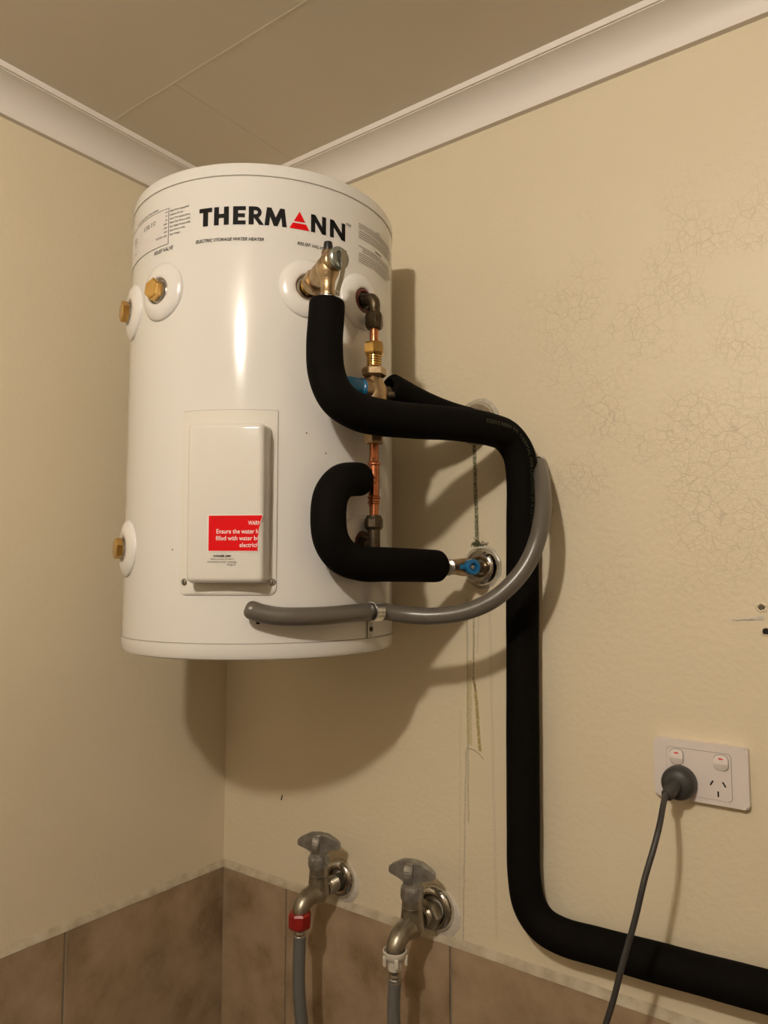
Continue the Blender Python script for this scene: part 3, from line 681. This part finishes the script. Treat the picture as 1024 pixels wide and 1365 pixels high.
lathe('lever_screw', [(.003, .022), (.003, .0245), (0, .0250)], h0, hk, 'steel', hd, 12)
# mould tuft growing above the flange
random.seed(5); bm = bmesh.new()
for i in range(70):
    x = .5925+random.gauss(0, .0055); z = .0415+abs(random.gauss(0, .0035)); a = random.gauss(pi/2, .9); l = random.uniform(.003, .009); y = -.0006
    p = Vector((x, y, z)); q = p+Vector((cos(a)*l, -.0018, abs(sin(a))*l*.55)); mid = (p+q)/2+Vector((0, 0, .0012)); wv = .0004
    vs = [[bm.verts.new(c_+Vector((sx*wv, 0, sz*wv))) for sx, sz in ((-1, -1), (1, -1), (0, 1))] for c_ in (p, mid, q)]
    for A, B in zip(vs, vs[1:]):
        for k in range(3): bm.faces.new((A[k], A[(k+1) % 3], B[(k+1) % 3], B[k]))
link('mould_tuft', bm, 'mould', wall_back, None)['kind'] = 'stuff'

# ------------------------------------------------------------------ taps
def tap(x, yb, zi, rot, label, worn):
    t = thing('wall_tap', (x, 0, zi), label, 'tap')
    bm = bmesh.new(); rr = .037 if worn else .043
    N = 40; cc = bm.verts.new((x+.004, -.001, zi-.004)); rg = []; rg2 = []
    for i in range(N):
        a = 2*pi*i/N; k = rr*(1+.10*noise.noise(Vector((cos(a)*3, sin(a)*3, x*9))))
        rg.append(bm.verts.new((x+.002+k*cos(a), .0004, zi-.004+k*sin(a)))); rg2.append(bm.verts.new((x+.002+k*.93*cos(a), -.0032, zi-.004+k*.93*sin(a))))
    for i in range(N): j = (i+1) % N; bm.faces.new((rg[i], rg[j], rg2[j], rg2[i])); bm.faces.new((rg2[i], rg2[j], cc))
    link('wall_sealant', bm, 'plaster', t, 60)
    fr = .0315 if worn else .0345
    lathe('wall_plate', [(fr, .0), (fr+.0008, .003), (fr, .008), (fr-.004, .0125), (fr-.009, .0145), (fr-.0135, .0125), (fr-.0145, .008), (fr-.0145, .001), (0, .001)], (x, 0, zi+.004), (0, -1, 0), 'chrome', t, 48, 70)
    pr = [(0, .002), (.0130, .002), (.0130, .016)]
    for i in range(6): pr += [(.0130, .018+i*.0034), (.0142, .0194+i*.0034), (.0142, .0204+i*.0034), (.0130, .0214+i*.0034)]
    lathe('inlet_thread', pr+[(.0135, .045), (0, .045)], (x, 0, zi), (0, -1, 0), 'tap', t, 32, 25)
    if not worn: nut('inlet_nut', (x, -.014, zi), (0, -1, 0), .0225, .018, 'tap', t, 6, .1)
    lathe('body', [(0, -.016), (.012, -.0145), (.0180, -.006), (.0188, .003), (.0176, .012), (.0168, .022), (.0162, .027), (.0165, .0275), (.0165, .029), (.0160, .0295), (.0155, .046), (0, .046)], (x, yb, zi), (0, 0, 1), 'tap', t, 36, 40)
    tube('spout', [(x, yb, zi-.002), (x, yb-.014, zi+.0005), (x, yb-.028, zi-.001), (x, yb-.0395, zi-.0075), (x, yb-.0455, zi-.0165), (x, yb-.0465, zi-.026)], lambda s: .0172-.0052*s, 'tap', t, 28, 8, it=3)
    # handle: hub with fluted skirt and a T bar
    bm = bmesh.new(); seg = 32
    prf = [(0, .040), (.0172, .040), (.0178, .042), (.0174, .056), (.0168, .0585), (.0150, .0600), (.0138, .070), (.0120, .090), (.0100, .0955), (.0085, .0962), (0, .0962)]
    addlathe(bm, prf, (x, yb, zi), (0, 0, 1), seg); hd = link('handle', bm, 'tapgrey', t, 30)
    u = Vector((cos(rot), sin(rot), 0)); v = Vector((-sin(rot), cos(rot), 0)); c = Vector((x, yb, zi))
    L = .0385
    for s in (-1, 1):
        bm = bmesh.new()
        out = [(.002, .060), (.014, .0665), (.020, .0705), (L-.004, .0725), (L, .0745), (L, .0830), (L-.006, .0880), (.017, .0955), (.002, .0965)]
        th = .0078 if worn else .0090
        prism(bm, [(a*s, h) for a, h in out], 2*th, lambda a, h, w: c+u*a+v*((w-th)*(1-.55*max(0, abs(a)/L-.15)))+Vector((0, 0, h)))
        bmesh.ops.bevel(bm, geom=bm.edges[:], offset=.0011, segments=2, affect='EDGES'); link('handle_wing', bm, 'tapgrey', hd, 20)
    for s in (-1, 1):
        bm = bmesh.new(); out = [(.002, .058), (.0135, .063), (.0195, .074), (.0190, .084), (.0150, .0925), (.002, .0960)]
        prism(bm, [(a*s, h) for a, h in out], 2*th, lambda a, h, w: c+v*a+u*((w-th)*(1-.3*abs(a)/.02))+Vector((0, 0, h)))
        bmesh.ops.bevel(bm, geom=bm.edges[:], offset=.0015, segments=2, affect='EDGES'); link('handle_lobe', bm, 'tapgrey', hd, 20)
    for k in range(8):
        a = 2*pi*k/8; q = Vector((cos(a), sin(a), 0)); rbox('skirt_rib', c+q*.0168+Vector((0, 0, .050)), .0026, .004, .014, 'tapgrey', hd, .0006, (q, Vector((-q.y, q.x, 0)), Vector((0, 0, 1))), 1)
    return t
tap(.309, -.0610, -.5420, radians(20), 'wall tap on the left with the red hose nut', True)
tap(.508, -.0690, -.5410, radians(10), 'wall tap on the right with the white hose nut', False)
def inlet_hose(p, zt, nutm, col, label, pts, r, wings):
    t = thing('water_hose', (p[0], p[1], zt-.06), label, 'hose')
    x, y = p
    if wings:
        lathe('hose_nut', [(0, -.026), (.0105, -.026), (.0120, -.012), (.0165, -.008), (.0178, -.003), (.0182, .001), (.0160, .0015), (.0145, -.004), (0, -.004)], (x, y, zt), (0, 0, 1), nutm, t, 28)
        for a in range(25, 385, 72):
            q = Vector((cos(radians(a)), sin(radians(a)), 0)); rbox('nut_wing', Vector((x, y, zt-.0115))+q*.0172, .0040, .006, .014, nutm, t, .0012, (q, Vector((-q.y, q.x, 0)), Vector((0, 0, 1))), 2)
        z = zt-.026
    else:
        nut('hose_nut', (x, y, zt-.0245), (0, 0, 1), .0190, .0245, nutm, t, 8, .10, rot=.25)
        z = zt-.0245
    lathe('crimp_sleeve', [(.0088, .003), (.0090, -.004), (.0082, -.006), (.0090, -.0085), (.0092, -.010), (.0080, -.0125), (.0094, -.0150), (.0100, -.0175), (.0092, -.019), (0, -.019)], (x, y, z), (0, 0, 1), 'chrome', t, 28)
    tube('rubber_hose', [(x, y, z-.014)]+pts, r, 'hose', t, 24, 8, it=2)
inlet_hose((.3095, -.1080), -.5590, 'rednut', 'red', 'grey rubber hose hanging from a dark red nut', [(.3100, -.109, -.62), (.3110, -.111, -.660), (.3150, -.112, -.7000), (.3200, -.110, -.745), (.327, -.11, -.80), (.36, -.13, -.95), (.45, -.16, -1.10), (.55, -.2, -1.2)], .0103, False)
inlet_hose((.5085, -.1155), -.5600, 'whitenut', 'white', 'grey rubber hose hanging from a white nylon nut', [(.5075, -.1170, -.625), (.5075, -.1175, -.650), (.5100, -.117, -.680), (.5136, -.116, -.705), (.52, -.12, -.78), (.54, -.14, -.95), (.57, -.18, -1.10), (.60, -.22, -1.2)], .0097, True)

# ------------------------------------------------------------------ power outlet, plug, cord
gpo = thing('power_outlet', (.9224, 0, -.2972), 'white double power outlet on the right of the back wall', 'power outlet')
G = Vector((.9224, 0, -.2590))
def rr(name, cx_, cz_, w_, h_, r_, y0, y1, m, par, bev=0, tilt=0):
    bm = bmesh.new(); out = []
    for sx, sz, a0 in ((1, 1, 0), (-1, 1, 90), (-1, -1, 180), (1, -1, 270)):
        for q in range(0, 91, 18): a = radians(a0+q); out.append((sx*(w_/2-r_)+r_*cos(a), sz*(h_/2-r_)+r_*sin(a)))
    prism(bm, out, 1, lambda u, v, w: Vector((cx_+u, (y0 if w == 0 else y1-tilt*v), cz_+v)))
    if bev: bmesh.ops.bevel(bm, geom=[e for e in bm.edges if all(abs(v.co.y-y1) < abs(tilt)*h_/2+1e-4 for v in e.verts)], offset=bev, segments=2, affect='EDGES')
    return link(name, bm, m, par, 40)
rr('faceplate', G.x, G.z, .1160, .0755, .0045, 0, -.0118, 'gpo', gpo, .0022)
rr('panel_seam', .9209, -.2605, .0800, .0600, .005, -.0100, -.01195, 'printfine', gpo)
rr('socket_panel', .9209, -.2605, .0790, .0590, .0048, -.0100, -.0128, 'gpo', gpo, .0004)
for cx_ in (.8942, .9490):
    rr('switch_surround', cx_, -.2425, .0180, .0206, .0065, -.0115, -.0131, 'printfine', gpo)
    s = rr('rocker_switch', cx_, -.2425, .0168, .0194, .0060, -.0115, -.0168, 'gpo', gpo, .0008)
    bm = bmesh.new(); bm.from_mesh(s.data); o_ = ORG[s.name]
    for zc in (-.2425-.0014, -.2425-.0006): bmesh.ops.bisect_plane(bm, geom=bm.verts[:]+bm.edges[:]+bm.faces[:], plane_co=(0, 0, zc-o_.z), plane_no=(0, 0, 1))
    for v in bm.verts:
        if v.co.y+o_.y < -.0150: v.co.y += abs(v.co.z+o_.z+.2435)*(.24 if v.co.z+o_.z > -.2435 else .34)
    bm.to_mesh(s.data); bm.free()
    rbox('red_mark', (cx_, -.01565, -.2372), .0050, .0006, .0016, 'red', s, 0, (Vector((1, 0, 0)), Vector((0, 1, -.24)).normalized(), Vector((0, .24, 1)).normalized()), smooth=None)
for dx, dz, an in ((-.0075, .0045, 30), (.0075, .0045, -30), (0, -.0085, 0)):
    q = radians(an); X = Vector((cos(q), 0, -sin(q))); Zx = Vector((sin(q), 0, cos(q)))
    rbox('socket_slot', (.9442+dx, -.0128, -.2738+dz), .0020, .0006, .0070, 'hole', gpo, 0, (X, Vector((0, 1, 0)), Zx), smooth=None)
plug = thing('power_plug', (.8990, -.0128, -.2745), 'dark grey round plug with its cord in the left socket', 'plug')
PC = Vector((.8985, -.0128, -.2735))
lathe('plug_body', [(0, 0), (.0205, .0), (.0213, .0015), (.0213, .0130), (.0205, .0175), (.0180, .0215), (.0120, .0240), (0, .0250)], PC, (0, -1, 0), 'plug', plug, 40, 60)
tube('cord_grip', [(.8985, -.028, -.2720), (.8960, -.0400, -.2770), (.8945, -.0500, -.2795), (.8935, -.0620, -.2820)], lambda s: .0100-.0036*s, 'plug', plug, 22, 6, (.003, .002))
bm = bmesh.new(); addlathe(bm, [(.0062, -.002), (.0078, -.001), (.0078, .002), (.0062, .003)], (.8940, -.0560, -.2808), (-.1, -.9, -.25), 20); link('grip_collar', bm, 'plug', plug)
tube('cord', [(.8938, -.0580, -.2812), (.8950, -.068, -.2790), (.8983, -.092, -.2842), (.9009, -.118, -.3009), (.8980, -.135, -.3245), (.8907, -.147, -.3557), (.8804, -.155, -.4031), (.8675, -.162, -.4508), (.8570, -.165, -.4919), (.8457, -.165, -.5272), (.8266, -.165, -.5871), (.79, -.17, -.75), (.75, -.18, -1.0), (.72, -.2, -1.49)], .0036, 'plug', plug, 14, 8)

# ------------------------------------------------------------------ two old screw holes at the right and a mark by the tank shadow
for i, (x, z, lb) in enumerate(((1.0010, -.0440, 'upper of two old plugged screw holes at the right edge'), (1.0060, -.0745, 'lower of two old screw holes at the right edge'))):
    t = thing('screw_hole', (x, 0, z), lb, 'hole')
    bm = bmesh.new(); N = 26; inner = []; outer = []; mid = []; ri = (.0034, .0044)[i]
    for k in range(N):
        a = 2*pi*k/N; q = 1+.35*noise.noise(Vector((cos(a)*2, sin(a)*2, i*5))); q2 = 1+.45*noise.noise(Vector((cos(a)*3, sin(a)*3, 8+i*5)))
        inner.append(bm.verts.new((x+ri*q*1.1*cos(a), .0004, z+ri*q*.8*sin(a)))); mid.append(bm.verts.new((x+.0058*q*cos(a), -.0014, z+.0050*q*sin(a)))); outer.append(bm.verts.new((x+.0085*q2*cos(a), .0004, z+.0075*q2*sin(a))))
    for A, B in ((inner, mid), (mid, outer)):
        for k in range(N): j = (k+1) % N; bm.faces.new((A[k], B[k], B[j], A[j]))
    link('plaster_rim', bm, 'wall', t, 70)
    lathe('hole', [(0, 0), (.0052, 0), (.0050, .0004), (0, .0004)], (x, .0003, z), (0, -1, 0), 'hole' if i else 'rawlplug', t, 18)
bm = bmesh.new(); prev = None
for i in range(14):
    u = i/13; x = .966+.037*u; z = -.0615+.004*u+.0018*noise.noise(Vector((u*9, 0, 0))); h = (.0008+.0032*u)*(1+.5*noise.noise(Vector((u*14, 4, 0))))
    vs = [bm.verts.new((x, .0003, z-h)), bm.verts.new((x, -.0018, z)), bm.verts.new((x, .0003, z+h))]
    if prev:
        for k in range(2): bm.faces.new((prev[k], prev[k+1], vs[k+1], vs[k]))
    prev = vs
link('plaster_crack', bm, 'plaster', wall_back, 70)
rbox('wall_nick', (.1611, -.0006, -.4267), .0022, .0012, .010, 'hole', wall_back, 0, (Vector((.95, 0, -.3)).normalized(), Vector((0, 1, 0)), Vector((.3, 0, .95)).normalized()))
for o in bpy.data.objects:
    g = {'tap': 'wall taps over the tiles', 'hose': 'water hoses on the wall taps', 'flange': 'chrome flanges where pipes leave the wall', 'hole': 'old screw holes at the right edge', 'insulated pipe': 'black foam-covered pipes'}.get(o.get('category'))
    if g: o['group'] = g
